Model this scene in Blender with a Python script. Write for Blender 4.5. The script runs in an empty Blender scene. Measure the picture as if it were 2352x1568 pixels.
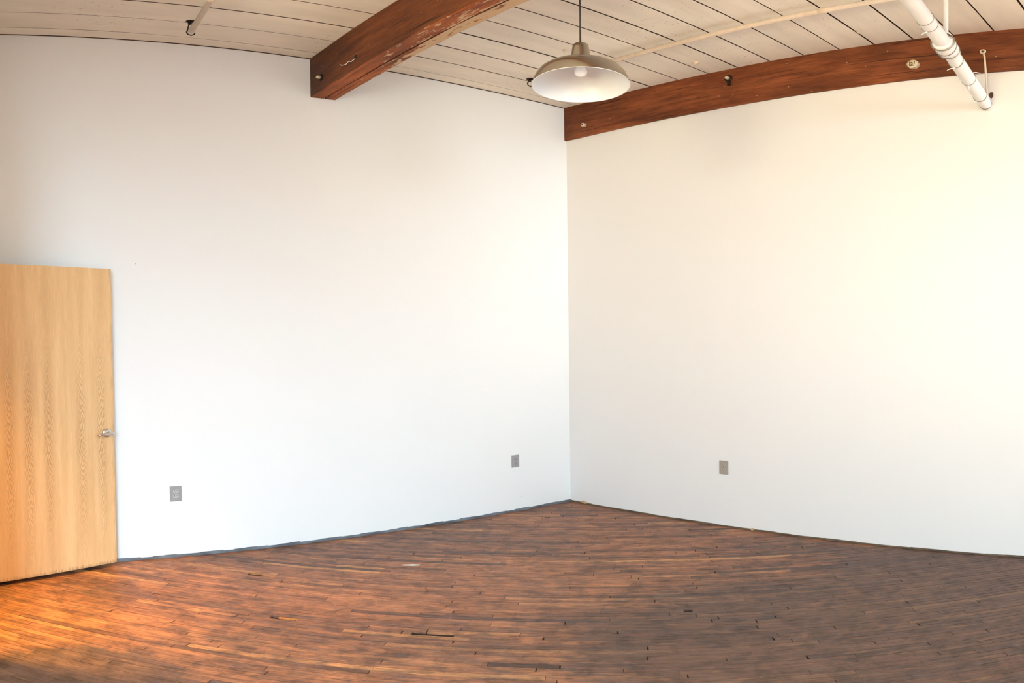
import bpy, bmesh, math, random
from mathutils import Vector, Matrix

random.seed(7)
C = bpy.context.scene
COL = C.collection

# ------------------------------------------------------------------ camera
F_PX, F_RATIO, Y_H = 1872.06, 0.8, 810.78          # px per radian, vertical ratio, horizon row
PITCH, ROLL, YAW = -0.0174, -0.0102, 0.7087
CAM_Z = 1.6
cam = bpy.data.cameras.new('camera')
camo = bpy.data.objects.new('camera', cam)
COL.objects.link(camo)
C.camera = camo
cam.type = 'PANO'
cam.panorama_type = 'EQUIRECTANGULAR'
cam.longitude_min = -1176 / F_PX
cam.longitude_max = 1176 / F_PX
cam.latitude_max = Y_H / (F_PX * F_RATIO)
cam.latitude_min = -(1568 - Y_H) / (F_PX * F_RATIO)
cam.clip_start = 0.02
Rp = Matrix(((1, 0, 0), (0, math.cos(PITCH), math.sin(PITCH)), (0, -math.sin(PITCH), math.cos(PITCH))))
Rr = Matrix(((math.cos(ROLL), 0, math.sin(ROLL)), (0, 1, 0), (-math.sin(ROLL), 0, math.cos(ROLL))))
Ry = Matrix(((math.cos(YAW), -math.sin(YAW), 0), (math.sin(YAW), math.cos(YAW), 0), (0, 0, 1)))
M = Rr @ Rp @ Ry
right, fwd, up = M[0], M[1], M[2]
camo.matrix_world = Matrix(((right[0], up[0], -fwd[0], 0), (right[1], up[1], -fwd[1], 0),
                            (right[2], up[2], -fwd[2], CAM_Z), (0, 0, 0, 1)))

# ------------------------------------------------------------------ room dimensions
XR, YL, H = 4.497, 4.56, 3.984        # right wall, left wall (the far one), ceiling
XW, YS = -3.2, -3.6                   # unseen west and south walls
HB = 3.628                            # underside of the beams

# ------------------------------------------------------------------ world, light, exposure
w = bpy.data.worlds.new('sky')
C.world = w
w.use_nodes = True
w.node_tree.nodes['Background'].inputs['Color'].default_value = (0.7, 0.85, 1.0, 1)
w.node_tree.nodes['Background'].inputs['Strength'].default_value = 0.7
C.view_settings.view_transform = 'Standard'
C.view_settings.look = 'None'
C.view_settings.gamma = 1.0
C.view_settings.use_curve_mapping = False
C.view_settings.exposure = 0.13
C.cycles.use_denoising = True
C.cycles.max_bounces = 8
C.cycles.diffuse_bounces = 4
C.cycles.use_adaptive_sampling = True
C.cycles.adaptive_threshold = 0.05
C.cycles.sample_clamp_indirect = 6.0

WIN = [(3.3, 1.6), (0.7, 1.6), (-1.9, 1.6)]      # south windows: centre x, width
WZ0, WZ1 = 1.0, 3.45
W_FILL_WIN = [(-2.0, 1.6), (0.6, 1.6)]                  # unseen west windows, added to light the right wall: centre y, width


def area(name, loc, target, sx, sy, power, col, spread=math.pi):
    l = bpy.data.lights.new(name, 'AREA')
    l.shape = 'RECTANGLE'
    l.size, l.size_y = sx, sy
    l.energy, l.color, l.spread = power, col, spread
    o = bpy.data.objects.new(name, l)
    o.location = loc
    o.rotation_euler = (Vector(target) - Vector(loc)).to_track_quat('-Z', 'Y').to_euler()
    COL.objects.link(o)
    return o


WM = (WZ0 + WZ1) / 2
SKY, WARM_FILL = (0.50, 0.78, 1.0), (1.0, 0.86, 0.50)      # blue skylight coming down, warm fill added to brighten the ceiling


def window_light(side, c, drop, spread, power, col, aim=None):
    """daylight entering one window; drop > 0 aims down (sky), < 0 up (street)"""
    if side == 'S': p, t = (c, YS - 0.05, WM), (c, YS + 3, WM - drop)
    else: p, t = (XW - 0.05, c, WM), (XW + 3, c, WM - drop)
    area('window_daylight', p, aim or t, 1.6, WZ1 - WZ0, power, col, math.radians(spread))


window_light('S', -1.9, 2.3, 95, 385, SKY)
window_light('S', 0.7, 0.7, 52, 21, (0.72, 0.88, 1.0), aim=(3.2, 4.56, 1.45))  # narrow beam added to brighten the middle of the left wall
window_light('S', 3.3, 0.0, 36, 14, (0.82, 0.92, 1.0), aim=(4.5, 1.3, 2.45))
window_light('W', -2.0, 2.3, 95, 104, SKY)  # added light at an unseen west window, for the right wall
window_light('W', 0.6, 2.3, 95, 76, SKY)  # second added west light, likewise for the right wall
window_light('W', 0.6, -2.2, 110, 168, WARM_FILL)  # added warm uplight for the ceiling, no known source
# low warm sun through the south windows: it falls on the floor behind the camera
sun = bpy.data.lights.new('sun', 'SUN')
sun.energy, sun.color, sun.angle = 42, (1.0, 0.92, 0.50), math.radians(0.6)
suno = bpy.data.objects.new('sun', sun)
suno.rotation_euler = Vector((0.10, 0.62, -0.78)).to_track_quat('-Z', 'Y').to_euler()
COL.objects.link(suno)
# the warm downlight of the hallway beyond the doorway
area('hallway_lamp', (-0.38, 3.55, 2.35), (0.50, 3.48, 0.0), 0.3, 0.3, 24, (1.0, 0.56, 0.10), math.radians(64))


# ------------------------------------------------------------------ helpers
def finish(name, bm, mat, parent=None, smooth=False, loc=None):
    me = bpy.data.meshes.new(name)
    bmesh.ops.recalc_face_normals(bm, faces=bm.faces[:])
    bm.to_mesh(me)
    bm.free()
    if smooth:
        for p in me.polygons:
            p.use_smooth = True
    o = bpy.data.objects.new(name, me)
    COL.objects.link(o)
    if mat is not None:
        me.materials.append(mat)
    if parent is not None:
        o.parent = parent
    if loc is not None:
        o.location = loc
    return o


def tag(o, label=None, cat=None, group=None, kind=None):
    if label: o['label'] = label
    if cat: o['category'] = cat
    if group: o['group'] = group
    if kind: o['kind'] = kind
    return o


def empty(name, loc, label, cat, rz=0.0, group=None):
    o = bpy.data.objects.new(name, None)
    o.empty_display_size = 0.1
    o.location = loc
    o.rotation_euler = (0, 0, rz)
    COL.objects.link(o)
    return tag(o, label, cat, group)


def box(bm, x0, x1, y0, y1, z0, z1, bevel=0.0):
    r = bmesh.ops.create_cube(bm, size=1)
    vs = r['verts']
    for v in vs:
        v.co = Vector(((x0 + x1) / 2 + v.co.x * (x1 - x0), (y0 + y1) / 2 + v.co.y * (y1 - y0), (z0 + z1) / 2 + v.co.z * (z1 - z0)))
    if bevel > 0:
        es = list({e for v in vs for e in v.link_edges})
        bmesh.ops.bevel(bm, geom=es, offset=bevel, segments=2, affect='EDGES', profile=0.5)
    return vs


def lathe(bm, prof, seg=48, axis='Z', origin=(0, 0, 0)):
    """prof: list of (radius, height); revolves about the axis through origin"""
    rings = []
    o = Vector(origin)

    def P(r, a, h):
        c, s = math.cos(a) * r, math.sin(a) * r
        return o + (Vector((c, s, h)) if axis == 'Z' else Vector((h, c, s)) if axis == 'X' else Vector((c, h, s)))
    for r, h in prof:
        if r < 1e-6:
            rings.append([bm.verts.new(P(0, 0, h))])
        else:
            rings.append([bm.verts.new(P(r, 2 * math.pi * k / seg, h)) for k in range(seg)])
    for a, b in zip(rings[:-1], rings[1:]):
        for k in range(seg):
            k2 = (k + 1) % seg
            if len(a) == 1 and len(b) == 1: continue
            if len(a) == 1: bm.faces.new((a[0], b[k], b[k2]))
            elif len(b) == 1: bm.faces.new((a[k], b[0], a[k2]))
            else: bm.faces.new((a[k], b[k], b[k2], a[k2]))


def tube(bm, pts, r, seg=12, cap=True, closed=False):
    pts = [Vector(p) for p in pts]
    rr = r if isinstance(r, (list, tuple)) else [r] * len(pts)
    n = len(pts)
    rings = []
    prev = None
    for i, p in enumerate(pts):
        if closed:
            t = (pts[(i + 1) % n] - pts[(i - 1) % n]).normalized()
        else:
            t = (pts[min(i + 1, n - 1)] - pts[max(i - 1, 0)]).normalized()
        if prev is None:
            a = t.orthogonal().normalized()
        else:
            a = (prev - t * prev.dot(t)).normalized()
        prev = a
        b = t.cross(a)
        rings.append([bm.verts.new(p + (a * math.cos(2 * math.pi * k / seg) + b * math.sin(2 * math.pi * k / seg)) * rr[i]) for k in range(seg)])
    m = n if closed else n - 1
    for i in range(m):
        A, B = rings[i], rings[(i + 1) % n]
        for k in range(seg):
            bm.faces.new((A[k], A[(k + 1) % seg], B[(k + 1) % seg], B[k]))
    if cap and not closed:
        bm.faces.new(rings[0][::-1])
        bm.faces.new(rings[-1])


class Mat:
    """small node-graph builder"""
    def __init__(s, name, rough=0.5, metal=0.0, spec=0.5):
        s.m = bpy.data.materials.new(name)
        s.m.use_nodes = True
        s.t = s.m.node_tree
        s.b = s.t.nodes['Principled BSDF']
        s.b.inputs['Roughness'].default_value = rough
        s.b.inputs['Metallic'].default_value = metal
        s.b.inputs['Specular IOR Level'].default_value = spec
        s.tc = None

    def n(s, typ, **kw):
        nd = s.t.nodes.new('ShaderNode' + typ)
        for k, v in kw.items():
            setattr(nd, k, v)
        return nd

    def put(s, sock, v):
        if isinstance(v, bpy.types.NodeSocket):
            s.t.links.new(v, sock)
        elif isinstance(v, (tuple, list)) and len(v) == 3 and sock.type == 'RGBA':
            sock.default_value = (*v, 1)
        else:
            sock.default_value = v

    def coord(s, which='Object', scale=(1, 1, 1), loc=(0, 0, 0)):
        if s.tc is None:
            s.tc = s.n('TexCoord')
        mp = s.n('Mapping')
        s.t.links.new(s.tc.outputs[which], mp.inputs[0])
        mp.inputs['Scale'].default_value = scale
        mp.inputs['Location'].default_value = loc
        return mp.outputs[0]

    def noise(s, vec, scale=5, detail=4, rough=0.55, dist=0.0, out='Fac'):
        nd = s.n('TexNoise')
        s.put(nd.inputs['Vector'], vec)
        nd.inputs['Scale'].default_value = scale
        nd.inputs['Detail'].default_value = detail
        nd.inputs['Roughness'].default_value = rough
        nd.inputs['Distortion'].default_value = dist
        return nd.outputs[out]

    def ramp(s, fac, stops, interp='LINEAR'):
        nd = s.n('ValToRGB')
        nd.color_ramp.interpolation = interp
        s.put(nd.inputs[0], fac)
        el = nd.color_ramp.elements
        while len(el) < len(stops):
            el.new(0.5)
        for e, (p, c) in zip(el, stops):
            e.position = p
            e.color = (*c, 1) if isinstance(c, (tuple, list)) else (c, c, c, 1)
        return nd.outputs[0]

    def mix(s, fac, a, b, mode='MIX'):
        nd = s.n('Mix', data_type='RGBA', blend_type=mode)
        s.put(nd.inputs[0], fac)
        s.put(nd.inputs[6], a)
        s.put(nd.inputs[7], b)
        return nd.outputs[2]

    def math(s, op, a, b=0.0, c=0.0, clamp=False):
        nd = s.n('Math', operation=op, use_clamp=clamp)
        s.put(nd.inputs[0], a)
        s.put(nd.inputs[1], b)
        if op in ('MULTIPLY_ADD', 'COMPARE', 'SMOOTH_MIN'):
            s.put(nd.inputs[2], c)
        return nd.outputs[0]

    def sep(s, vec):
        nd = s.n('SeparateXYZ')
        s.put(nd.inputs[0], vec)
        return nd.outputs

    def bump(s, h, strength=0.2, dist=0.01):
        nd = s.n('Bump')
        nd.inputs['Strength'].default_value = strength
        nd.inputs['Distance'].default_value = dist
        s.put(nd.inputs['Height'], h)
        s.t.links.new(nd.outputs[0], s.b.inputs['Normal'])

    def color(s, v):
        s.put(s.b.inputs['Base Color'], v)
        return s


def plain(name, col, rough=0.5, metal=0.0, spec=0.5, var=0.06, scale=30):
    m = Mat(name, rough, metal, spec)
    f = m.noise(m.coord(), scale, 3)
    a = tuple(max(0, c * (1 - var)) for c in col)
    b = tuple(min(1, c * (1 + var)) for c in col)
    m.color(m.ramp(f, [(0.3, a), (0.7, b)]))
    return m.m


# ------------------------------------------------------------------ materials
def mat_wall(name, base, seed=0):
    m = Mat(name, 0.85, spec=0.15)
    co = m.coord(loc=(seed, seed * 2, 0))
    f = m.noise(co, 1.1, 3)
    c = m.ramp(f, [(0.3, tuple(k * 0.985 for k in base)), (0.7, base)])
    v = m.n('TexVoronoi')
    m.put(v.inputs['Vector'], co)
    v.inputs['Scale'].default_value = 2.5
    dot = m.math('LESS_THAN', v.outputs['Distance'], 0.012)
    c = m.mix(m.math('MULTIPLY', dot, 0.55), c, (0.25, 0.22, 0.2))
    m.color(c)
    m.bump(m.noise(co, 90, 3), 0.06, 0.002)
    return m.m


M_WALL_L = mat_wall('painted_drywall_left', (0.86, 0.855, 0.84), 0.3)
M_WALL_R = mat_wall('painted_drywall_right', (0.84, 0.812, 0.79), 3.1)


def mat_floor():
    m = Mat('worn_maple_strips', 0.42, spec=0.35)
    at = m.n('Attribute', attribute_name='board')
    r = m.sep(at.outputs['Vector'])
    uv = m.n('UVMap', uv_map='UVMap').outputs[0]
    mp = m.n('Mapping')
    m.put(mp.inputs[0], uv)
    mp.inputs['Scale'].default_value = (1.0, 14.0, 1)
    off = m.n('VectorMath', operation='ADD')
    m.put(off.inputs[0], mp.outputs[0])
    m.put(off.inputs[1], at.outputs['Vector'])
    grain = m.noise(off.outputs[0], 7, 7, 0.65, 0.2)
    mp2 = m.n('Mapping')
    m.put(mp2.inputs[0], uv)
    mp2.inputs['Scale'].default_value = (2.0, 46.0, 1)
    fine = m.noise(mp2.outputs[0], 9, 5, 0.7)
    # board tone
    tone = m.ramp(r[0], [(0.0, (0.13, 0.058, 0.036)), (0.25, (0.27, 0.106, 0.052)), (0.5, (0.38, 0.150, 0.068)),
                         (0.8, (0.46, 0.185, 0.080)), (1.0, (0.64, 0.30, 0.12))])
    g = m.ramp(grain, [(0.28, 0.40), (0.52, 0.95), (0.75, 1.5)])
    c = m.mix(1.0, tone, g, 'MULTIPLY')
    g2 = m.ramp(fine, [(0.32, 0.55), (0.5, 0.95), (0.68, 1.3)])
    c = m.mix(1.0, c, g2, 'MULTIPLY')
    # grey worn traffic patches; painted shade darkens them towards the right wall and by the doorway
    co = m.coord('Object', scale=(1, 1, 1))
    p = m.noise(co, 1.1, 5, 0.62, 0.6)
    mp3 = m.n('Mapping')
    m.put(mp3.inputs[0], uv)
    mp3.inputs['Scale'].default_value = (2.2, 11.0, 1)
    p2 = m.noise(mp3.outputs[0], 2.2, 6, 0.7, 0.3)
    shade_blots = None
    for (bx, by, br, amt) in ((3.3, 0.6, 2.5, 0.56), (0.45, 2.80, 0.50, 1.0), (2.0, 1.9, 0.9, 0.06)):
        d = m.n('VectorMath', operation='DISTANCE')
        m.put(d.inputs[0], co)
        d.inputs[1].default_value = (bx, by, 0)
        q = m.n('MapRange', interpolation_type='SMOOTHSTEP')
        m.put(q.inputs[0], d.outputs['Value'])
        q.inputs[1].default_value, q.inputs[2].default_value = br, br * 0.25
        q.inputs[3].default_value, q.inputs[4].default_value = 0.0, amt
        shade_blots = q.outputs[0] if shade_blots is None else m.math('ADD', shade_blots, q.outputs[0])
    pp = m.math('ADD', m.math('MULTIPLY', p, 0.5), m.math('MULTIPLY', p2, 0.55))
    pp = m.math('ADD', pp, m.math('MULTIPLY', shade_blots, 0.55))
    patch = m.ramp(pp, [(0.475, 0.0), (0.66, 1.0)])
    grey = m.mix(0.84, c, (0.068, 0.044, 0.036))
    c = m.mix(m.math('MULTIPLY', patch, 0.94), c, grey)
    blue = m.ramp(m.noise(mp3.outputs[0], 4.0, 4, 0.6, 0.2), [(0.58, 0.0), (0.66, 1.0)])
    c = m.mix(m.math('MULTIPLY', blue, 0.38), c, (0.120, 0.105, 0.115))
    # scuffs that run across several strips, and thin black splits
    sc = m.ramp(m.noise(m.coord('Object', scale=(1, 1, 1)), 9, 5, 0.7, 0.5), [(0.40, 0.62), (0.52, 1.0), (0.66, 1.18)])
    c = m.mix(1.0, c, sc, 'MULTIPLY')
    mp4 = m.n('Mapping')
    m.put(mp4.inputs[0], uv)
    mp4.inputs['Scale'].default_value = (1.6, 60.0, 1)
    spl = m.ramp(m.noise(mp4.outputs[0], 3.2, 3, 0.6), [(0.67, 0.0), (0.70, 1.0)])
    c = m.mix(m.math('MULTIPLY', spl, 0.6), c, (0.03, 0.018, 0.014))
    # amber varnish remnants
    q = m.ramp(m.noise(mp3.outputs[0], 3.1, 6, 0.7, 0.4), [(0.56, 0.0), (0.68, 1.0)])
    c = m.mix(m.math('MULTIPLY', q, 0.45), c, (0.40, 0.19, 0.085))
    # paint spatter
    v = m.n('TexVoronoi')
    m.put(v.inputs['Vector'], co)
    v.inputs['Scale'].default_value = 5.5
    dot = m.math('LESS_THAN', v.outputs['Distance'], 0.018)
    c = m.mix(m.math('MULTIPLY', dot, 0.5), c, (0.6, 0.52, 0.45))
    m.color(c)
    rg = m.ramp(grain, [(0.3, 0.55), (0.7, 0.36)])
    m.t.links.new(rg, m.b.inputs['Roughness'])
    m.bump(m.math('ADD', grain, m.math('MULTIPLY', fine, 0.4)), 0.25, 0.003)
    return m.m


def mat_ceiling():
    m = Mat('old_white_ceiling_paint', 0.7, spec=0.2)
    at = m.n('Attribute', attribute_name='board')
    r = m.sep(at.outputs['Vector'])
    base = m.ramp(r[0], [(0, (0.86, 0.775, 0.66)), (1, (0.92, 0.84, 0.73))])
    co = m.coord(scale=(1, 4, 1))
    n1 = m.ramp(m.noise(m.coord(scale=(0.6, 3, 1)), 2.6, 4), [(0.35, 0.90), (0.7, 1.03)])
    c = m.mix(1.0, base, n1, 'MULTIPLY')
    # flaking: elongated dark chips, clustered
    cl = m.ramp(m.noise(m.coord(scale=(1, 1.2, 1)), 1.3, 3), [(0.46, 0.0), (0.62, 1.0)])
    chips = m.ramp(m.noise(m.coord(scale=(6, 24, 1)), 4.5, 5, 0.7), [(0.628, 0.0), (0.645, 1.0)])
    c = m.mix(m.math('MULTIPLY', m.math('MULTIPLY', chips, cl), 0.8), c, (0.16, 0.11, 0.08))
    hair = m.ramp(m.noise(m.coord(scale=(1.2, 60, 1)), 3.0, 4, 0.6), [(0.67, 0.0), (0.69, 1.0)])
    c = m.mix(m.math('MULTIPLY', hair, 0.40), c, (0.30, 0.21, 0.15))
    m.color(c)
    m.bump(m.noise(m.coord(scale=(2, 30, 1)), 6, 4), 0.15, 0.003)
    return m.m


def mat_beam(name, wash):
    m = Mat(name, 0.6, spec=0.3)
    co = m.coord(scale=(5, 0.55, 5))
    g = m.noise(co, 5, 7, 0.65, 0.5)
    c = m.ramp(g, [(0.25, (0.090, 0.022, 0.007)), (0.45, (0.20, 0.050, 0.014)), (0.62, (0.27, 0.075, 0.022)), (0.8, (0.38, 0.13, 0.042))])
    st = m.noise(m.coord(scale=(22, 0.9, 22)), 6, 6, 0.7)
    c = m.mix(1.0, c, m.ramp(st, [(0.3, 0.62), (0.6, 1.15)]), 'MULTIPLY')
    dark = m.ramp(m.noise(m.coord(scale=(1.5, 0.8, 1.5)), 1.6, 3), [(0.4, 0.98), (0.62, 0.55)])
    c = m.mix(1.0, c, dark, 'MULTIPLY')
    # long checks (cracks) along the grain
    ck = m.ramp(m.noise(m.coord(scale=(16, 0.35, 16)), 3.4, 3, 0.5), [(0.655, 0.0), (0.67, 1.0)])
    c = m.mix(m.math('MULTIPLY', ck, 0.7), c, (0.02, 0.008, 0.004))
    v = m.n('TexVoronoi')
    m.put(v.inputs['Vector'], m.coord(scale=(1, 0.7, 1)))
    v.inputs['Scale'].default_value = 16
    fleck = m.math('LESS_THAN', v.outputs['Distance'], 0.055)
    sel = m.math('GREATER_THAN', m.sep(v.outputs['Color'])[0], 0.55)
    c = m.mix(m.math('MULTIPLY', m.math('MULTIPLY', fleck, sel), 0.7), c, (0.62, 0.42, 0.26))
    if wash:
        # remnants of cream whitewash near one arris, from the middle of the span towards the room
        o = m.sep(m.coord())
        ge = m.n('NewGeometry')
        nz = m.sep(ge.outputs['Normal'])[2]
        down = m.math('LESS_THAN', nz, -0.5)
        xr = m.n('MapRange'); m.put(xr.inputs[0], o[0]); xr.inputs[1].default_value = -0.05; xr.inputs[2].default_value = 0.07
        yr = m.n('MapRange'); m.put(yr.inputs[0], o[1]); yr.inputs[1].default_value = -0.25; yr.inputs[2].default_value = -1.35
        nn = m.noise(m.coord(scale=(4, 1.0, 4)), 7, 6, 0.72, 0.3)
        k = m.math('ADD', m.math('MULTIPLY', xr.outputs[0], 0.20), m.math('MULTIPLY', yr.outputs[0], 0.26))
        k = m.math('ADD', k, nn)
        k = m.ramp(m.math('SUBTRACT', k, 0.15), [(0.66, 0.0), (0.70, 1.0)])
        k = m.math('MULTIPLY', k, m.math('MULTIPLY', down, 0.8))
        c_lit = m.mix(1.0, c, (1.45, 1.35, 0.95), 'MULTIPLY')
        c = m.mix(down, m.mix(1.0, c, (0.62, 0.66, 0.70), 'MULTIPLY'), c_lit)  # underside lightened, sides darkened: floor bounce painted into the colour
        c = m.mix(k, c, (0.60, 0.42, 0.25))
    m.color(c)
    m.bump(m.math('ADD', g, m.math('MULTIPLY', ck, -1.5)), 0.5, 0.006)
    return m.m


def mat_door():
    m = Mat('oak_veneer', 0.38, spec=0.4)
    o = m.sep(m.coord())
    x, z = o[0], o[2]                                     # x from the hinge, z up
    wob = m.math('MULTIPLY', m.math('SUBTRACT', m.noise(m.coord(scale=(1, 1, 0.8)), 3.5, 3), 0.5), 0.03)
    xw = m.math('ADD', x, wob)
    ds = [m.math('ABSOLUTE', m.math('SUBTRACT', xw, cx)) for cx in (0.12, 0.24, 0.358, 0.480, 0.692, 0.825)]
    d = ds[0]
    for q in ds[1:]:
        d = m.math('MINIMUM', d, q)
    # cathedral figure: arches that stretch to straight grain away from each centre line
    arch = m.math('ADD', m.math('ADD', z, m.math('MULTIPLY', d, 4.0)), m.math('MULTIPLY', m.math('MULTIPLY', d, d), 60.0))
    n = m.math('MULTIPLY', m.noise(m.coord(scale=(8, 1, 3)), 4, 4), 0.14)
    ph = m.math('MULTIPLY', m.math('ADD', arch, n), 125.0)
    ring = m.math('MULTIPLY_ADD', m.math('SINE', ph), 0.5, 0.5)
    near = m.n('MapRange', interpolation_type='SMOOTHSTEP'); m.put(near.inputs[0], d)
    near.inputs[1].default_value = 0.012; near.inputs[2].default_value = 0.046; near.inputs[3].default_value = 1; near.inputs[4].default_value = 0
    zr = m.ramp(m.math('MULTIPLY', z, 0.465), [(0.05, 0.15), (0.3, 0.75), (0.42, 1.0), (0.6, 0.8), (0.78, 0.12)])
    amp = m.math('MULTIPLY', m.math('MULTIPLY', near.outputs[0], zr), 0.95)
    pores = m.noise(m.coord(scale=(60, 1, 1.6)), 6, 5, 0.7)
    broad = m.noise(m.coord(scale=(7, 1, 0.35)), 2.5, 3)
    base = m.ramp(broad, [(0.3, (0.86, 0.56, 0.28)), (0.7, (0.74, 0.45, 0.21))])
    c = m.mix(1.0, base, m.ramp(pores, [(0.32, 0.86), (0.62, 1.04)]), 'MULTIPLY')
    c = m.mix(m.math('MULTIPLY', m.math('POWER', ring, 2.5), amp), c, (0.45, 0.225, 0.09))
    # scuffs at the foot and along the free edge
    sc = m.noise(m.coord(scale=(30, 1, 5)), 3, 6, 0.75)
    lo = m.n('MapRange'); m.put(lo.inputs[0], z); lo.inputs[1].default_value = 0.14; lo.inputs[2].default_value = 0.0
    k = m.ramp(m.math('MULTIPLY', m.math('ADD', sc, 0.15), lo.outputs[0]), [(0.40, 0.0), (0.66, 1.0)])
    c = m.mix(m.math('MULTIPLY', k, 0.8), c, (0.10, 0.035, 0.02))
    ed = m.n('MapRange'); m.put(ed.inputs[0], x); ed.inputs[1].default_value = 0.86; ed.inputs[2].default_value = 0.912
    k2 = m.ramp(m.math('MULTIPLY', m.noise(m.coord(scale=(9, 1, 2)), 3, 5, 0.7), ed.outputs[0]), [(0.3, 0.0), (0.62, 1.0)])
    c = m.mix(m.math('MULTIPLY', k2, 0.4), c, (0.27, 0.13, 0.06))
    m.color(c)
    return m.m


def mat_brushed(name, col, rough):
    m = Mat(name, rough, metal=1.0)
    f = m.noise(m.coord(scale=(1, 1, 120)), 5, 3)
    m.color(m.ramp(f, [(0.3, tuple(c * 0.9 for c in col)), (0.7, col)]))
    m.b.inputs['Anisotropic'].default_value = 0.5
    tn = m.n('Tangent', direction_type='RADIAL', axis='Z')
    m.t.links.new(tn.outputs[0], m.b.inputs['Tangent'])
    return m.m


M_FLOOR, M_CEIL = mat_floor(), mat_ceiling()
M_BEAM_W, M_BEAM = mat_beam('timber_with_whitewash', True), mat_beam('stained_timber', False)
M_DOOR = mat_door()
M_STEEL = mat_brushed('brushed_nickel', (0.50, 0.475, 0.42), 0.24)
M_CHROME = plain('satin_chrome', (0.72, 0.72, 0.72), 0.22, 1.0, var=0.03)
M_ENAMEL = plain('white_enamel', (0.78, 0.79, 0.81), 0.35, var=0.01)
M_DARK = plain('subfloor_dark', (0.018, 0.011, 0.008), 0.9)
M_GAP = plain('dark_board_gap', (0.05, 0.022, 0.012), 0.9)
M_RAW = plain('splintered_wood', (0.38, 0.17, 0.06), 0.9, var=0.5, scale=120)
M_CORD = plain('black_cord', (0.012, 0.009, 0.008), 0.5)
M_OUTLET = plain('grey_cover_plate', (0.33, 0.32, 0.32), 0.45, var=0.03)
M_OUTLET_F = plain('grey_receptacle', (0.50, 0.49, 0.48), 0.4, var=0.03)
M_OUTLET_R = plain('taupe_cover_plate', (0.37, 0.315, 0.265), 0.45, var=0.03)
M_OUTLET_RF = plain('taupe_receptacle', (0.42, 0.355, 0.30), 0.4, var=0.03)
M_SLOT = plain('slot_black', (0.02, 0.02, 0.02), 0.6)
M_PIPE_C = plain('cream_painted_pipe', (0.76, 0.61, 0.47), 0.5, var=0.07)
M_PIPE_W = plain('white_pipe_jacket', (0.86, 0.83, 0.79), 0.55, var=0.03, scale=9)
M_WIRE = plain('galvanised_wire', (0.30, 0.28, 0.25), 0.4, 0.8)
M_TIE = plain('white_tie_tail', (0.85, 0.82, 0.78), 0.5)
M_IRON = plain('blackened_iron', (0.025, 0.015, 0.010), 0.5, 0.6, var=0.4)
M_RUST = plain('rusty_iron', (0.10, 0.055, 0.03), 0.8, 0.2, var=0.5, scale=200)
M_PORC = plain('yellowed_porcelain', (0.62, 0.50, 0.34), 0.35, var=0.25, scale=60)
M_BASE_L = plain('slate_vinyl_strip', (0.13, 0.145, 0.165), 0.6, var=0.5, scale=6)
M_BASE_R = plain('brown_wood_strip', (0.13, 0.088, 0.055), 0.6, var=0.5, scale=6)
M_CHIP = plain('torn_plaster', (0.55, 0.36, 0.18), 0.9, var=0.3, scale=60)
M_FRAME = plain('window_frame_paint', (0.8, 0.78, 0.74), 0.5)


# ------------------------------------------------------------------ walls
def struct(o):
    o['kind'] = 'structure'
    return o


T = 0.14
bm = bmesh.new(); box(bm, XW - T, XR + T, YL, YL + T, -0.12, H + 0.12)
struct(finish('wall_left', bm, M_WALL_L))
bm = bmesh.new(); box(bm, XR, XR + T, YS - T, YL + T, -0.12, H + 0.12)
struct(finish('wall_right', bm, M_WALL_R))
bm = bmesh.new()
box(bm, XW - T, XR + T, YS - T, YS, -0.12, WZ0)
box(bm, XW - T, XR + T, YS - T, YS, WZ1, H + 0.12)
edges = sorted([(cx - wd / 2, cx + wd / 2) for cx, wd in WIN])
xs = XW - T
for a, b in edges + [(XR + T, None)]:
    box(bm, xs, a, YS - T, YS, WZ0, WZ1)
    xs = b
struct(finish('wall_back', bm, M_WALL_L))
bm = bmesh.new()
box(bm, XW - T, XW, YS, YL, -0.12, WZ0)
box(bm, XW - T, XW, YS, YL, WZ1, H + 0.12)
ys_ = YS
for a, b in [(cy - wd / 2, cy + wd / 2) for cy, wd in W_FILL_WIN] + [(YL, None)]:
    box(bm, XW - T, XW, ys_, a, WZ0, WZ1)
    ys_ = b
struct(finish('wall_far_left', bm, M_WALL_L))
# partition with the doorway the door hangs in
PX, PY = 0.135, 2.93
DY0, DY1, DZ = 3.15, 4.125, 2.20
bm = bmesh.new()
box(bm, PX - 0.13, PX, PY, DY0, 0, H)
box(bm, PX - 0.13, PX, DY1, YL, 0, H)
box(bm, PX - 0.13, PX, DY0, DY1, DZ, H)
box(bm, XW, PX - 0.13, PY, PY + 0.13, 0, H)
struct(finish('wall_partition', bm, M_WALL_L))


def window(n, cx, cy, wd, alongx):
    bm = bmesh.new()
    t = 0.05
    def b(a0, a1, z0, z1):
        if alongx: box(bm, cx + a0, cx + a1, cy - 0.1, cy - 0.02, z0, z1)
        else: box(bm, cx - 0.1, cx - 0.02, cy + a0, cy + a1, z0, z1)
    h = wd / 2
    b(-h, -h + t, WZ0, WZ1); b(h - t, h, WZ0, WZ1); b(-h, h, WZ0, WZ0 + t); b(-h, h, WZ1 - t, WZ1)
    struct(finish('window_%d' % n, bm, M_FRAME))


for i, (cx, wd) in enumerate(WIN): window(i + 1, cx, YS, wd, True)
for i, (cy, wd) in enumerate(W_FILL_WIN): window(i + 4, XW, cy, wd, False)  # frames of the added west windows, out of view


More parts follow.
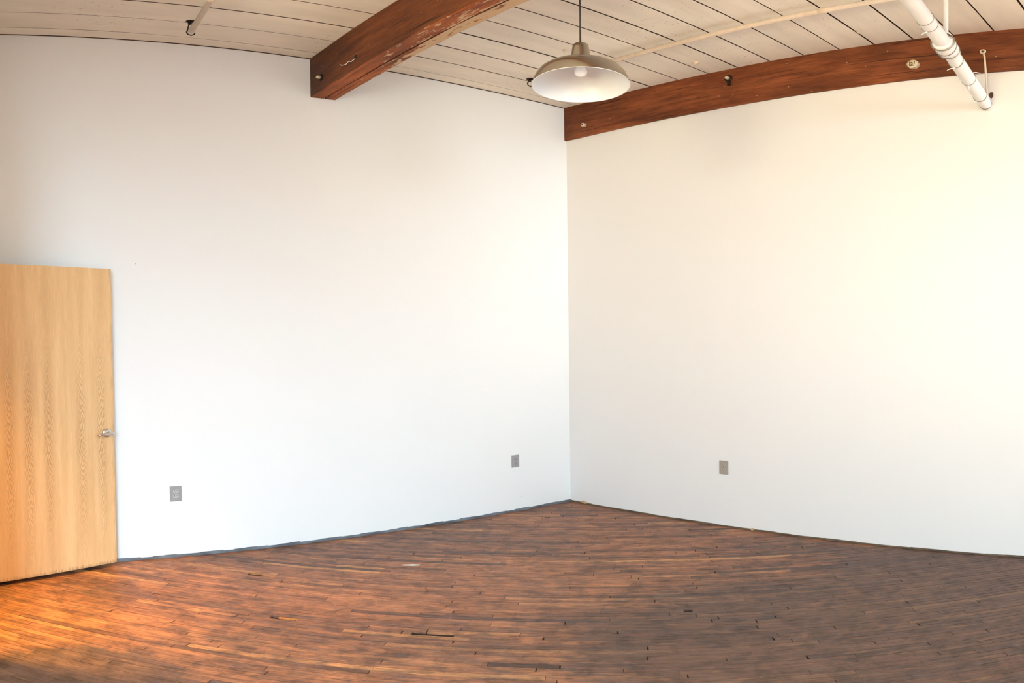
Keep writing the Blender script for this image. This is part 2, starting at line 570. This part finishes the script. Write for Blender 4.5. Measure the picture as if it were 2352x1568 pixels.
# ------------------------------------------------------------------ strip floor: every strip a real board in one mesh
def floor():
    bm = bmesh.new()
    lay = bm.verts.layers.float_color.new('board')
    uvl = bm.loops.layers.uv.new('UVMap')
    ang = math.radians(-47)
    cu, su = math.cos(ang), math.sin(ang)
    W = 0.0405
    rnd = random.Random(11)

    def inside(u, v):
        x, y = cu * u - su * v, su * u + cu * v
        return XW - 0.2 < x < XR + 0.2 and YS - 0.2 < y < YL + 0.2
    # chips and missing ends seen in the photograph: (u0, u1, v)
    holes = [(-1.452, -1.325, 3.318, 'chip'), (-0.80, -0.62, 3.262, 'gap'), (-0.43, -0.39, 5.758, 'gap'),
             (-1.86, -1.77, 3.952, 'chip'), (0.35, 0.39, 3.608, 'gap')]
    v = -6.6
    while v < 6.8:
        u = -6.8 + rnd.random() * 1.0
        base = rnd.random()
        while u < 7.2:
            L = rnd.choice((0.3, 0.45, 0.6, 0.8, 1.1, 1.5)) * (0.85 + 0.3 * rnd.random())
            u1 = u + L
            if any(inside(a, v + W / 2) for a in (u, u + L / 3, u + 2 * L / 3, u1)):
                g = 0.0007 + (0.0003 if rnd.random() < 0.7 else rnd.random() * 0.0016)
                ge = 0.0006 + (rnd.random() ** 3) * 0.004
                segs = [(u + ge, u1 - ge)]
                for h0, h1, hv, kind in holes:
                    if v < hv < v + W:
                        new = []
                        for a, b in segs:
                            if h1 <= a or h0 >= b: new.append((a, b)); continue
                            if a < h0: new.append((a, h0))
                            if b > h1: new.append((h1, b))
                        segs = new
                zt = (rnd.random() - 0.5) * 0.0012
                col = (min(1, max(0, rnd.gauss(0.5, 0.24))), rnd.random() * 7, rnd.random() * 7, 1)
                for a, b in segs:
                    if b - a < 0.01: continue
                    q = [(a, v + g), (b, v + g), (b, v + W - g), (a, v + W - g)]
                    top = [bm.verts.new((cu * p - su * r, su * p + cu * r, zt)) for p, r in q]
                    bot = [bm.verts.new((cu * p - su * r, su * p + cu * r, -0.012)) for p, r in q]
                    for vv in top + bot: vv[lay] = col
                    fs = [bm.faces.new(top)] + [bm.faces.new((top[i], bot[i], bot[(i + 1) % 4], top[(i + 1) % 4])) for i in range(4)]
                    uvd = {}
                    for vv, (p, r) in zip(top + bot, q + q): uvd[vv] = (p, r)
                    for f in fs:
                        for lp in f.loops: lp[uvl].uv = uvd[lp.vert]
            u = u1
        v += W
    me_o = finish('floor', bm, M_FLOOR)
    me_o.data.materials.append(M_DARK)
    me_o.data.materials.append(M_RAW)
    # subfloor in the same mesh
    b2 = bmesh.new(); b2.from_mesh(me_o.data)
    vs = box(b2, XW - T, XR + T, YS - T, YL + T, -0.12, -0.0115)
    for f in {f for vv in vs for f in vv.link_faces}: f.material_index = 1
    # raw splintered wood left in the largest chip
    rr = random.Random(4)
    ring = []
    for k in range(14):
        t = 2 * math.pi * k / 14
        u, v = -1.372 + 0.052 * math.cos(t) * (0.8 + 0.3 * rr.random()), 3.3205 + 0.019 * math.sin(t) * (0.7 + 0.3 * rr.random())
        ring.append((cu * u - su * v, su * u + cu * v))
    base = [b2.verts.new((x, y, -0.0116)) for x, y in ring]
    ctr = [b2.verts.new((x, y, -0.002 - 0.004 * rr.random())) for x, y in ring]
    for k in range(14):
        b2.faces.new((base[k], base[(k + 1) % 14], ctr[(k + 1) % 14], ctr[k])).material_index = 2
    b2.faces.new(ctr).material_index = 2
    b2.to_mesh(me_o.data); b2.free()
    struct(me_o)
    me_o.location.z = -0.0006
    return me_o


floor()


# ------------------------------------------------------------------ board ceiling
def ceiling():
    bm = bmesh.new()
    lay = bm.verts.layers.float_color.new('board')
    rnd = random.Random(5)
    ys = [YL - 0.005, 4.437, 4.196, 3.943, 3.691, 3.440, 3.187, 2.950, 2.705, 2.462, 2.212, 1.982, 1.734, 1.490, 1.246]
    while ys[-1] > YS: ys.append(ys[-1] - 0.247)
    XB = 2.36
    for (x0, x1, gl, seed) in ((XW - 0.05, XB, 0.0042, 1), (XB, XR + 0.05, 0.0072, 2)):
        for a, b in zip(ys[:-1], ys[1:]):
            g = gl * (0.75 + 0.5 * rnd.random())
            if a > 4.3: g = gl * 0.55
            # ends: board joints at random places outside the near bays
            c = (rnd.random(), 0, 0, 1)
            z = H + (rnd.random() - 0.5) * 0.003
            y1, y0 = a - g / 2, b + g * 0.5
            n = 24
            rows = []
            for k in range(n + 1):
                x = x0 + (x1 - x0) * k / n
                j0, j1 = (rnd.random() - 0.5) * 0.0016, (rnd.random() - 0.5) * 0.0016
                rows.append([bm.verts.new(p) for p in ((x, y0 + j0, H + 0.03), (x, y0 + j0, z + 0.002), (x, y0 + j0 + 0.0016, z), (x, y1 + j1 - 0.0016, z), (x, y1 + j1, z + 0.002), (x, y1 + j1, H + 0.03))])
            for r in rows:
                for vv in r: vv[lay] = c
            for k in range(n):
                for q in range(5):
                    f = bm.faces.new((rows[k][q], rows[k][q + 1], rows[k + 1][q + 1], rows[k + 1][q]))
                    f.material_index = 1 if q in (0, 1, 3, 4) else 0
    me = bpy.data.meshes.new('ceiling')
    for f in bm.faces:
        if f.normal.z > 0.5: f.normal_flip()
    vs = box(bm, XW - T, XR + T, YS - T, YL + T, H + 0.0305, H + 0.12)
    for f in {f for vv in vs for f in vv.link_faces}: f.material_index = 1
    bm.to_mesh(me); bm.free()
    me.materials.append(M_CEIL); me.materials.append(M_GAP)
    o = bpy.data.objects.new('ceiling', me); COL.objects.link(o)
    struct(o)


ceiling()

# dark open joint where the boards meet the left wall
bm = bmesh.new()
box(bm, PX, XR - 0.02, YL - 0.0035, YL + 0.001, H - 0.0035, H + 0.02)
struct(finish('trim_1', bm, M_GAP))

# ------------------------------------------------------------------ base strips
bm = bmesh.new()
n = 60
for k in range(n):
    x0, x1 = PX + (XR - PX) * k / n, PX + (XR - PX) * (k + 1) / n
    box(bm, x0, x1, YL - 0.006, YL + 0.001, 0.0, 0.021 + 0.003 * math.sin(k * 1.7) + 0.002 * random.random())
struct(finish('baseboard_left', bm, M_BASE_L))
bm = bmesh.new()
n = 70
for k in range(n):
    y0, y1 = YS + (YL - YS) * k / n, YS + (YL - YS) * (k + 1) / n
    box(bm, XR - 0.005, XR + 0.001, y0, y1, 0.0, 0.012 + 0.002 * math.sin(k * 1.3) + 0.002 * random.random())
struct(finish('baseboard_right', bm, M_BASE_R))


# ------------------------------------------------------------------ beams
def wob_beam(x0, x1, z0, z1, L, seed, groove=False, depth_y=None):
    """timber running along local -y from y=0, with slightly uneven arrises"""
    rnd = random.Random(seed)
    bm = bmesh.new()
    n = int(L / 0.06)
    xm = (x0 + x1) / 2 + 0.01
    prof0 = [(x0, z1), (x0, z0 + 0.004), (x0 + 0.004, z0)]
    if groove: prof0 += [(xm - 0.004, z0), (xm, z0 + 0.014), (xm + 0.004, z0)]
    prof0 += [(x1 - 0.004, z0), (x1, z0 + 0.004), (x1, z1)]
    rings = []
    off = [[0, 0] for _ in prof0]
    for i in range(n + 1):
        y = -L * i / n
        ring = []
        for j, (x, z) in enumerate(prof0):
            off[j][0] = off[j][0] * 0.8 + (rnd.random() - 0.5) * 0.0022
            off[j][1] = off[j][1] * 0.8 + (rnd.random() - 0.5) * 0.0022
            dz = off[j][1] if j not in (0, len(prof0) - 1) else 0
            ring.append(bm.verts.new((x + off[j][0], y, z + dz)))
        rings.append(ring)
    m = len(prof0)
    for a, b in zip(rings[:-1], rings[1:]):
        for j in range(m):
            bm.faces.new((a[j], a[(j + 1) % m], b[(j + 1) % m], b[j]))
    bm.faces.new(rings[0]); bm.faces.new(rings[-1][::-1])
    return bm


BX = 2.388                                                     # beam centre at the left wall
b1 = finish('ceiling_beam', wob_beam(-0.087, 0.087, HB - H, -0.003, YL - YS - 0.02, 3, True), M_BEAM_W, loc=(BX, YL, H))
b1.rotation_euler.z = -math.atan(0.058)
tag(b1, 'brown timber beam crossing the ceiling out from the middle of the left wall, flaking whitewash underneath', 'beam')
b2 = finish('ceiling_beam', wob_beam(-0.022, 0.02, HB - H, 0.004, YL - YS - 0.02, 9), M_BEAM, loc=(XR, YL - 0.001, H))
tag(b2, 'reddish brown timber beam set along the top of the right wall behind the white pipe', 'beam')


# ------------------------------------------------------------------ door
A = Vector((0.992, 4.469)); B = Vector((0.3085, 4.169))
du = (A - B).normalized(); DW = 0.912
hinge = A - du * DW
bm = bmesh.new()
box(bm, 0, DW, 0.0, 0.042, 0.028, 2.145, bevel=0.0015)
door = finish('door_1', bm, M_DOOR, loc=(hinge.x, hinge.y, 0))
door.rotation_euler.z = math.atan2(du.y, du.x)
tag(door, 'flat oak veneer door standing open against the left wall', 'door', kind='structure')
hx, hz = DW - 0.052, 0.992
hd = bpy.data.objects.new('door_handle', None)
hd.empty_display_size = 0.05
COL.objects.link(hd); hd.parent = door; hd.location = (hx, 0, hz)
hd['label'] = 'satin chrome lever handle'
bm = bmesh.new(); lathe(bm, [(0, -0.016), (0.012, -0.016), (0.022, -0.014), (0.031, -0.008), (0.034, -0.002), (0.034, 0.0), (0, 0.0)], 40, 'Y')
finish('rose', bm, M_CHROME, hd, True)
bm = bmesh.new()
tube(bm, [(0, -0.012, 0), (0, -0.050, 0)], 0.0115, 20)
finish('spindle', bm, M_CHROME, hd, True)
bm = bmesh.new()
tube(bm, [(0.016, -0.052, 0.001), (0.004, -0.056, 0.0), (-0.02, -0.058, 0.0), (-0.05, -0.056, -0.002), (-0.078, -0.050, -0.003), (-0.093, -0.044, -0.003)],
     [0.009, 0.0125, 0.0105, 0.009, 0.0085, 0.007], 16)
finish('lever', bm, M_CHROME, hd, True)
bm = bmesh.new(); box(bm, DW - 0.001, DW + 0.0012, 0.008, 0.033, hz - 0.05, hz + 0.05)
finish('latch_plate', bm, M_CHROME, door)


# ------------------------------------------------------------------ outlets
def outlet(loc, rz, plate, face, label, lift=0.0):
    e = empty('wall_outlet', loc, label, 'outlet', rz)
    W_, H_ = 0.072, 0.117
    bm = bmesh.new()                                           # local: faces -y
    box(bm, -W_ / 2, W_ / 2, -0.0065, 0.0, -H_ / 2, H_ / 2, bevel=0.0025)
    finish('cover_plate', bm, plate, e)
    for s in (1, -1):
        bm = bmesh.new()
        pts = []
        for k in range(28):
            a = 2 * math.pi * k / 28
            pts.append((max(-0.0165, min(0.0165, 0.019 * math.cos(a))), max(-0.014, min(0.014, 0.0175 * math.sin(a)))))
        f0 = [bm.verts.new((x, -0.0085, z + s * 0.0195)) for x, z in pts]
        f1 = [bm.verts.new((x, -0.006, z + s * 0.0195)) for x, z in pts]
        bm.faces.new(f0)
        for k in range(28): bm.faces.new((f0[k], f1[k], f1[(k + 1) % 28], f0[(k + 1) % 28]))
        r = finish('receptacle', bm, face, e)
        bm = bmesh.new()
        zc = s * 0.0195
        box(bm, -0.0085, -0.0058, -0.0092, -0.008, zc + 0.0005, zc + 0.0095)
        box(bm, 0.0058, 0.0080, -0.0092, -0.008, zc + 0.001, zc + 0.0085)
        lathe(bm, [(0, -0.0092), (0.003, -0.0092), (0.003, -0.008), (0, -0.008)], 14, 'Y', (0, 0, zc - 0.0075))
        finish('slots', bm, M_SLOT, r)
    bm = bmesh.new(); lathe(bm, [(0, -0.0078), (0.0025, -0.0076), (0.0032, -0.006), (0, -0.006)], 14, 'Y')
    finish('screw', bm, M_CHROME, e, True)
    return e


outlet((1.372, YL, 0.500), 0, M_OUTLET, M_OUTLET_F, 'grey wall outlet low on the left wall just right of the open door')
outlet((3.925, YL, 0.488), 0, M_OUTLET, M_OUTLET, 'grey wall outlet low on the left wall near the room corner')
outlet((XR, 3.096, 0.524), -math.pi / 2, M_OUTLET_R, M_OUTLET_RF, 'taupe wall outlet low on the right wall')


# ------------------------------------------------------------------ pendant lamp
LX, LY, LZ = 2.470, 2.413, 3.013
lamp = empty('pendant_lamp', (LX, LY, LZ), 'brushed nickel dome pendant lamp with white inside hanging from a black cord', 'lamp')
CT = 0.280                                                     # top of the socket cap, where the cord holds the shade
TILT = Matrix.Translation((0, 0, CT)) @ Matrix.Rotation(math.radians(-7.0), 4, Vector((0.699, -0.7155, 0))) @ Matrix.Translation((0, 0, -CT))
outer = [(0.2048, 0.0), (0.2035, 0.012), (0.199, 0.034), (0.190, 0.062), (0.175, 0.090), (0.155, 0.110), (0.130, 0.125), (0.095, 0.138), (0.048, 0.147)]
bm = bmesh.new(); lathe(bm, [(0.2042, 0.0005)] + outer[1:] + [(0.030, 0.149)], 96)
bm.transform(TILT)
finish('shade', bm, M_STEEL, lamp, True)
inner = [(r - 0.0022, z - (0.0022 if i else 0)) for i, (r, z) in enumerate(outer)]
bm = bmesh.new()
lathe(bm, [(0.2055, 0.0006), (0.2065, -0.0008), (0.2050, -0.0022), (0.2025, -0.0010)] + inner[1:] + [(0.0, 0.1455)], 96)
bm.transform(TILT)
finish('shade_lining', bm, M_ENAMEL, lamp, True)['label'] = 'white enamel inside of the shade'
bm = bmesh.new()
lathe(bm, [(0.0, 0.147), (0.0455, 0.148), (0.0460, 0.154), (0.0430, 0.175), (0.036, 0.248), (0.0335, 0.270), (0.026, 0.278), (0.010, 0.280), (0, 0.280)], 64)
bm.transform(TILT)
finish('socket_cap', bm, M_STEEL, lamp, True)
bm = bmesh.new()
lathe(bm, [(0, 0.060), (0.012, 0.062), (0.022, 0.069), (0.027, 0.081), (0.027, 0.092), (0.022, 0.108), (0.015, 0.120), (0.013, 0.130), (0.013, 0.143), (0, 0.143)], 40)
bm.transform(TILT)
mb = Mat('frosted_bulb', 0.4)
mb.color((0.95, 0.94, 0.92))
mb.b.inputs['Emission Color'].default_value = (1.0, 0.97, 0.93, 1)
mb.b.inputs['Emission Strength'].default_value = 0.15
finish('bulb', bm, mb.m, lamp, True)
bm = bmesh.new()
tube(bm, [(0, 0, CT - 0.004), (0, 0, CT + 0.012)], [0.0095, 0.006], 16)
tube(bm, [(0, 0, CT + 0.008), (0.0, 0, 0.6), (0.0, 0, H - LZ - 0.02)], 0.0040, 12)
finish('cord', bm, M_CORD, lamp, True)
bm = bmesh.new()
lathe(bm, [(0, H - LZ - 0.035), (0.02, H - LZ - 0.033), (0.055, H - LZ - 0.02), (0.062, H - LZ - 0.002), (0, H - LZ - 0.002)], 40)
finish('canopy', bm, M_STEEL, lamp, True)


# ------------------------------------------------------------------ sprinkler branch pipes
def branch(name_label, p0, p1, r, col_label, ring_y):
    """p0 the dead end near the left wall, p1 towards the room; hangs just under the boards"""
    p0, p1 = Vector(p0), Vector(p1)
    d = (p1 - p0).normalized()
    e = empty('sprinkler_pipe', p0, name_label, 'pipe')
    bm = bmesh.new()
    tube(bm, [(0, 0, 0), p1 - p0], r, 24)
    finish('pipe', bm, M_PIPE_C, e, True)
    for t, rr, hl in ring_y:
        bm = bmesh.new()
        c = d * t
        tube(bm, [c - d * hl, c - d * hl * 0.8, c + d * hl * 0.8, c + d * hl], [rr * 0.93, rr, rr, rr * 0.93], 24)
        finish('coupling', bm, M_PIPE_C, e, True)
    return e


def jhook(x, y, z, r, mat, drop, label):
    e = empty('pipe_hanger', (x, y, H), label, 'hanger')
    bm = bmesh.new()
    lathe(bm, [(0, -0.010), (0.012, -0.010), (0.024, -0.005), (0.026, 0.0), (0, 0.0)], 28)
    finish('ceiling_flange', bm, mat, e, True)
    bm = bmesh.new()
    rr = r + 0.006
    zc = z - H
    pts = [(-rr * 0.3, 0, -0.004), (-rr * 0.3, 0, -0.02)]
    pts = [(-0.004, 0, -0.006), (-0.006, 0, -0.02)]
    for k in range(15):
        a = math.radians(150 + k * 15)
        pts.append((rr * math.cos(a), 0, zc + rr * math.sin(a)))
    tube(bm, pts, 0.0042, 10)
    finish('hook', bm, mat, e, True)
    bm = bmesh.new(); tube(bm, [(-0.003, 0, -0.008), (-0.004, 0, -0.028)], 0.011, 14)
    finish('nut', bm, mat, e, True)
    return e


branch('short cream sprinkler pipe under the ceiling boards at top left', (1.392, 4.150, 3.885), (1.068, 1.40, 3.885), 0.0165, '', [(0.50, 0.024, 0.02), (1.3, 0.024, 0.02)])
jhook(1.396, 4.170, 3.885, 0.0165, M_IRON, 0.04, 'black hooked hanger holding the end of the pipe at top left')
branch('long cream sprinkler pipe along the ceiling from behind the pendant lamp', (3.800, 4.19, 3.930), (3.722, 1.31, 3.930), 0.0185, '', [(0.10, 0.024, 0.02), (2.25, 0.0235, 0.02), (2.78, 0.026, 0.035)])
jhook(3.752, 4.150, 3.930, 0.0165, M_IRON, 0.04, 'black hooked hanger beside the rim of the pendant lamp')

# ------------------------------------------------------------------ large white jacketed pipe
P0 = Vector((XR, 1.289, 3.345)); P1 = Vector((3.05, 1.186, 3.468))
pd = (P1 - P0).normalized()
P2 = P0 + pd * 4.3
R = 0.0395
bp = empty('steam_pipe', P0, 'large white jacketed pipe slanting down to the right wall at top right', 'pipe')
bm = bmesh.new()
pts, rs = [], []
k = 0
s = 0.0
rnd = random.Random(3)
while s < 4.3:
    pts.append(pd * s + Vector((0, 0, 0.0015 * math.sin(s * 9))))
    rs.append(R * (0.80 + 0.20 * min(1, s / 0.16)) * (1 + 0.02 * math.sin(s * 13)))
    s += 0.05
tube(bm, pts, rs, 40)
finish('jacket', bm, M_PIPE_W, bp, True)
# bulging joint with straps
CS = 0.93                                                     # distance of the joint from the wall
bm = bmesh.new()
tube(bm, [pd * (CS + t) for t in (-0.10, -0.088, -0.055, -0.02, 0.02, 0.05, 0.066)], [R * 0.99, R * 1.22, R * 1.30, R * 1.36, R * 1.38, R * 1.33, R * 1.02], 40)
jt = finish('joint_wrap', bm, M_PIPE_W, bp, True)


def ring_on(parent, sd, rad, wire, tilt, name='wire_tie', tails=(), mat=None):
    """wire ring around the pipe at distance sd from the wall, tilted; tails: list of direction vectors"""
    c = pd * sd
    a = Vector((0, 0, 1)); a = (a - pd * a.dot(pd)).normalized(); b = pd.cross(a)
    bm = bmesh.new()
    pts = []
    for k in range(40):
        t = 2 * math.pi * k / 40
        pts.append(c + (a * math.cos(t) + b * math.sin(t)) * rad + pd * (tilt * math.cos(t + 0.6)))
    tube(bm, pts, wire, 8, closed=True)
    o = finish(name, bm, mat or M_WIRE, parent, True)
    for ang, tv in tails:
        t = math.radians(ang)
        st = c + (a * math.cos(t) + b * math.sin(t)) * rad + pd * (tilt * math.cos(t + 0.6))
        tv = Vector(tv) * 0.6
        bm = bmesh.new()
        tube(bm, [st, st + tv * 0.5 + Vector((0, 0, 0.004)), st + tv], [0.0045, 0.0038, 0.002], 8)
        finish('tail', bm, M_TIE, o, True)
    return o


ring_on(bp, 0.045, R * 0.90, 0.0022, 0.012)
ring_on(bp, 0.20, R * 1.03, 0.0020, 0.02, tails=[(150, (0.02, 0.075, -0.012))])
ring_on(bp, 0.47, R * 1.03, 0.0020, 0.022, tails=[(330, (0.055, -0.06, 0.012)), (175, (0.045, 0.01, -0.055))])
ring_on(bp, 0.74, R * 1.03, 0.0020, 0.03, tails=[(165, (0.02, 0.075, -0.01))])
ring_on(bp, CS + 0.055, R * 1.42, 0.0045, 0.01, 'strap', mat=M_WIRE)
ring_on(bp, CS - 0.06, R * 1.33, 0.0028, 0.012, 'strap', mat=M_WIRE)
ring_on(bp, CS + 0.0, R * 1.41, 0.0022, 0.03)
ring_on(bp, CS + 0.27, R * 1.03, 0.0020, 0.02, tails=[(160, (0.02, 0.06, -0.02))])
ring_on(bp, CS + 0.34, R * 1.03, 0.0020, 0.015)

# hanger rod from the ceiling to the joint, and its clevis
jp = P0 + pd * CS
hr = empty('hanger_rod', (jp.x, jp.y, H), 'white hanger rod dropping from the ceiling to the joint of the big white pipe', 'hanger')
bm = bmesh.new(); tube(bm, [(0, 0, 0), (0, 0, jp.z + R * 1.42 - H)], 0.0125, 20)
finish('rod', bm, M_PIPE_W, hr, True)
bm = bmesh.new()
for sx in (-1, 1):
    tube(bm, [(0, 0, jp.z - H + 0.115), (0, sx * 0.020, jp.z - H + 0.085), (0, sx * 0.034, jp.z - H + 0.060)], 0.0055, 10)
finish('clevis', bm, M_PIPE_W, hr, True)

# second hanger: eye bolt in the beam, thin rod to the pipe end
bz = 3.802
er = empty('eye_rod', (XR - 0.022, 1.307, bz), 'thin cream rod with an eye bolted to the right wall beam above the pipe end', 'hanger')
bm = bmesh.new()
tube(bm, [(-0.010, 0.014 * math.cos(t), 0.014 * math.sin(t)) for t in [2 * math.pi * k / 24 for k in range(24)]], 0.0055, 10, closed=True)
finish('eye', bm, M_PIPE_C, er, True)
bm = bmesh.new(); lathe(bm, [(0, -0.018), (0.007, -0.017), (0.008, 0.0), (0, 0)], 12, 'X')
finish('bolt', bm, M_RUST, er, True)
bm = bmesh.new(); tube(bm, [(-0.010, -0.004, -0.016), (-0.012, -0.010, -0.045), (-0.024, -0.022, -0.2), (-0.030, -0.030, -0.385)], 0.0062, 12)
finish('rod', bm, M_PIPE_C, er, True)

# broken hole in the plaster around the pipe end
bm = bmesh.new()
rnd = random.Random(8)
cy, cz = 1.266, 3.440
vs = []
for k in range(18):
    a = 2 * math.pi * k / 18
    r = 1 + 0.25 * (rnd.random() - 0.5)
    vs.append(bm.verts.new((XR - 0.0015, cy + 0.013 * r * math.cos(a), cz + 0.026 * r * math.sin(a))))
ex = bmesh.ops.extrude_face_region(bm, geom=[bm.faces.new(vs)])
for v in ex['geom']:
    if isinstance(v, bmesh.types.BMVert): v.co.x += 0.003
hole = finish('plaster_hole', bm, M_RUST)
tag(hole, 'small dark broken hole in the right wall beside the big pipe end', 'hole')


# ------------------------------------------------------------------ knobs, bolts and wire on the beams
def xface(name, y, z, parts, label, cat, xf=XR - 0.022):
    e = empty(name, (xf, y, z), label, cat)
    for nm, prof, mat in parts:
        bm = bmesh.new(); lathe(bm, prof, 28, 'X')
        finish(nm, bm, mat, e, True)
    return e


e = xface('insulator_knob', 4.336, 3.742, [('knob_body', [(0, -0.030), (0.010, -0.030), (0.019, -0.026), (0.020, -0.018), (0.014, -0.012), (0.020, -0.004), (0.020, 0), (0, 0)], M_PORC),
     ('nail', [(0, -0.034), (0.005, -0.033), (0.005, -0.028), (0, -0.028)], M_IRON)], 'small cream porcelain knob near the corner end of the right wall beam', 'knob')
e = xface('insulator_knob', 1.728, 3.750, [('knob_body', [(0, -0.034), (0.024, -0.034), (0.035, -0.029), (0.036, -0.018), (0.028, -0.012), (0.036, -0.003), (0.036, 0), (0, 0)], M_PORC)],
          'large cream knob with rusty slots on the right wall beam left of the white pipe', 'knob')
bm = bmesh.new()
for z0, z1, y0, y1 in ((-0.020, -0.015, -0.016, 0.014), (0.006, 0.011, -0.004, 0.014), (-0.020, 0.018, 0.010, 0.015), (-0.008, -0.003, -0.006, 0.006), (-0.004, 0.018, -0.018, -0.013)):
    box(bm, -0.0365, -0.033, y0, y1, z0, z1)
finish('rust_slots', bm, M_RUST, e)
e = xface('rusty_bolt', 3.022, 3.893, [('washer', [(0, -0.006), (0.030, -0.005), (0.031, 0), (0, 0)], M_IRON),
     ('nut', [(0, -0.030), (0.013, -0.029), (0.014, -0.006), (0, -0.006)], M_PORC)], 'rusty bolt with a dark washer high on the middle of the right wall beam', 'bolt')
bm = bmesh.new(); box(bm, -0.012, 0, -0.018, 0.006, -0.070, -0.018, bevel=0.003)
finish('bracket', bm, M_IRON, e)
# on the left face of the crossing beam
sl = 0.058
def bface(y): return BX - 0.087 - sl * (YL - y) - 0.0
e = empty('rusty_bolt', (bface(4.395), 4.395, 3.742), 'dark bolt on the side of the crossing beam beside the left wall', 'bolt')
bm = bmesh.new(); lathe(bm, [(0, -0.008), (0.030, -0.007), (0.032, 0.004), (0, 0.004)], 26, 'X'); finish('washer', bm, M_IRON, e, True)
bm = bmesh.new(); lathe(bm, [(0, -0.030), (0.012, -0.029), (0.013, -0.006), (0, -0.006)], 20, 'X'); finish('nut', bm, M_PORC, e, True)
e = empty('bent_wire', (bface(4.0), 4.0, 3.706), 'thin pale bent wire hooked on the side of the crossing beam', 'wire')
bm = bmesh.new()
tube(bm, [(0.004, -0.075, 0.020), (-0.012, -0.065, 0.0), (-0.016, -0.045, -0.009), (-0.018, -0.028, 0.0), (-0.018, -0.018, 0.004), (-0.020, 0.0, -0.010),
          (-0.020, 0.03, -0.008), (-0.018, 0.065, 0.004), (-0.016, 0.085, 0.022)], 0.0022, 8)
finish('wire', bm, M_TIE, e, True)
bm = bmesh.new(); lathe(bm, [(0, -0.010), (0.014, -0.009), (0.016, 0.004), (0, 0.004)], 16, 'X', (0, -0.078, 0.022)); finish('staple_plate', bm, M_IRON, e, True)

# small fixtures on the boards
e = empty('ceiling_hook', (3.492, 3.549, H), 'small pale screw hook in the ceiling just behind the pendant lamp', 'hook')
bm = bmesh.new()
lathe(bm, [(0, -0.004), (0.016, -0.003), (0.017, 0), (0, 0)], 20)
tube(bm, [(0, 0, -0.002), (0, 0, -0.05), (0.008, 0, -0.062), (0.016, 0, -0.054)], 0.0026, 8)
finish('screw', bm, M_PIPE_C, e, True)
e = empty('painted_knob', (4.226, 3.106, H), 'small painted knob on the ceiling boards above the middle of the right wall beam', 'knob')
bm = bmesh.new(); lathe(bm, [(0, -0.022), (0.012, -0.021), (0.017, -0.012), (0.013, -0.006), (0.026, -0.003), (0.028, 0), (0, 0)], 24)
finish('knob_body', bm, M_PIPE_C, e, True)
e = empty('ceiling_hook', (4.189, 1.961, H), 'short painted hook on the ceiling boards left of the big white pipe', 'hook')
bm = bmesh.new()
tube(bm, [(0, 0, 0), (0, 0, -0.02), (0.005, -0.01, -0.035), (0.014, -0.02, -0.030)], 0.003, 8)
finish('screw', bm, M_PIPE_C, e, True)

# torn plaster at the foot of the right wall
for cyy, ry, rz, lab in ((4.405, 0.034, 0.016, 'tan lump of torn plaster at the foot of the right wall by the corner'),
                         (2.87, 0.014, 0.011, 'tiny tan plaster chip at the foot of the right wall near the taupe outlet')):
    bm = bmesh.new()
    r = bmesh.ops.create_icosphere(bm, subdivisions=2, radius=1)
    rnd = random.Random(int(cyy * 10))
    for v in r['verts']:
        v.co *= 1 + 0.3 * (rnd.random() - 0.5)
        v.co = Vector((XR - 0.004 + v.co.x * 0.008, cyy + v.co.y * ry, rz + v.co.z * rz))
    tag(finish('plaster_crumb', bm, M_CHIP), lab, 'debris')

# splinter of wood lying on the strips
bm = bmesh.new()
tube(bm, [(2.43, 3.79, 0.004), (2.475, 3.755, 0.005), (2.51, 3.735, 0.004)], [0.003, 0.006, 0.003], 6)
tag(finish('wood_splinter', bm, M_TIE), 'pale splinter lying on the floor in front of the left wall', 'debris')
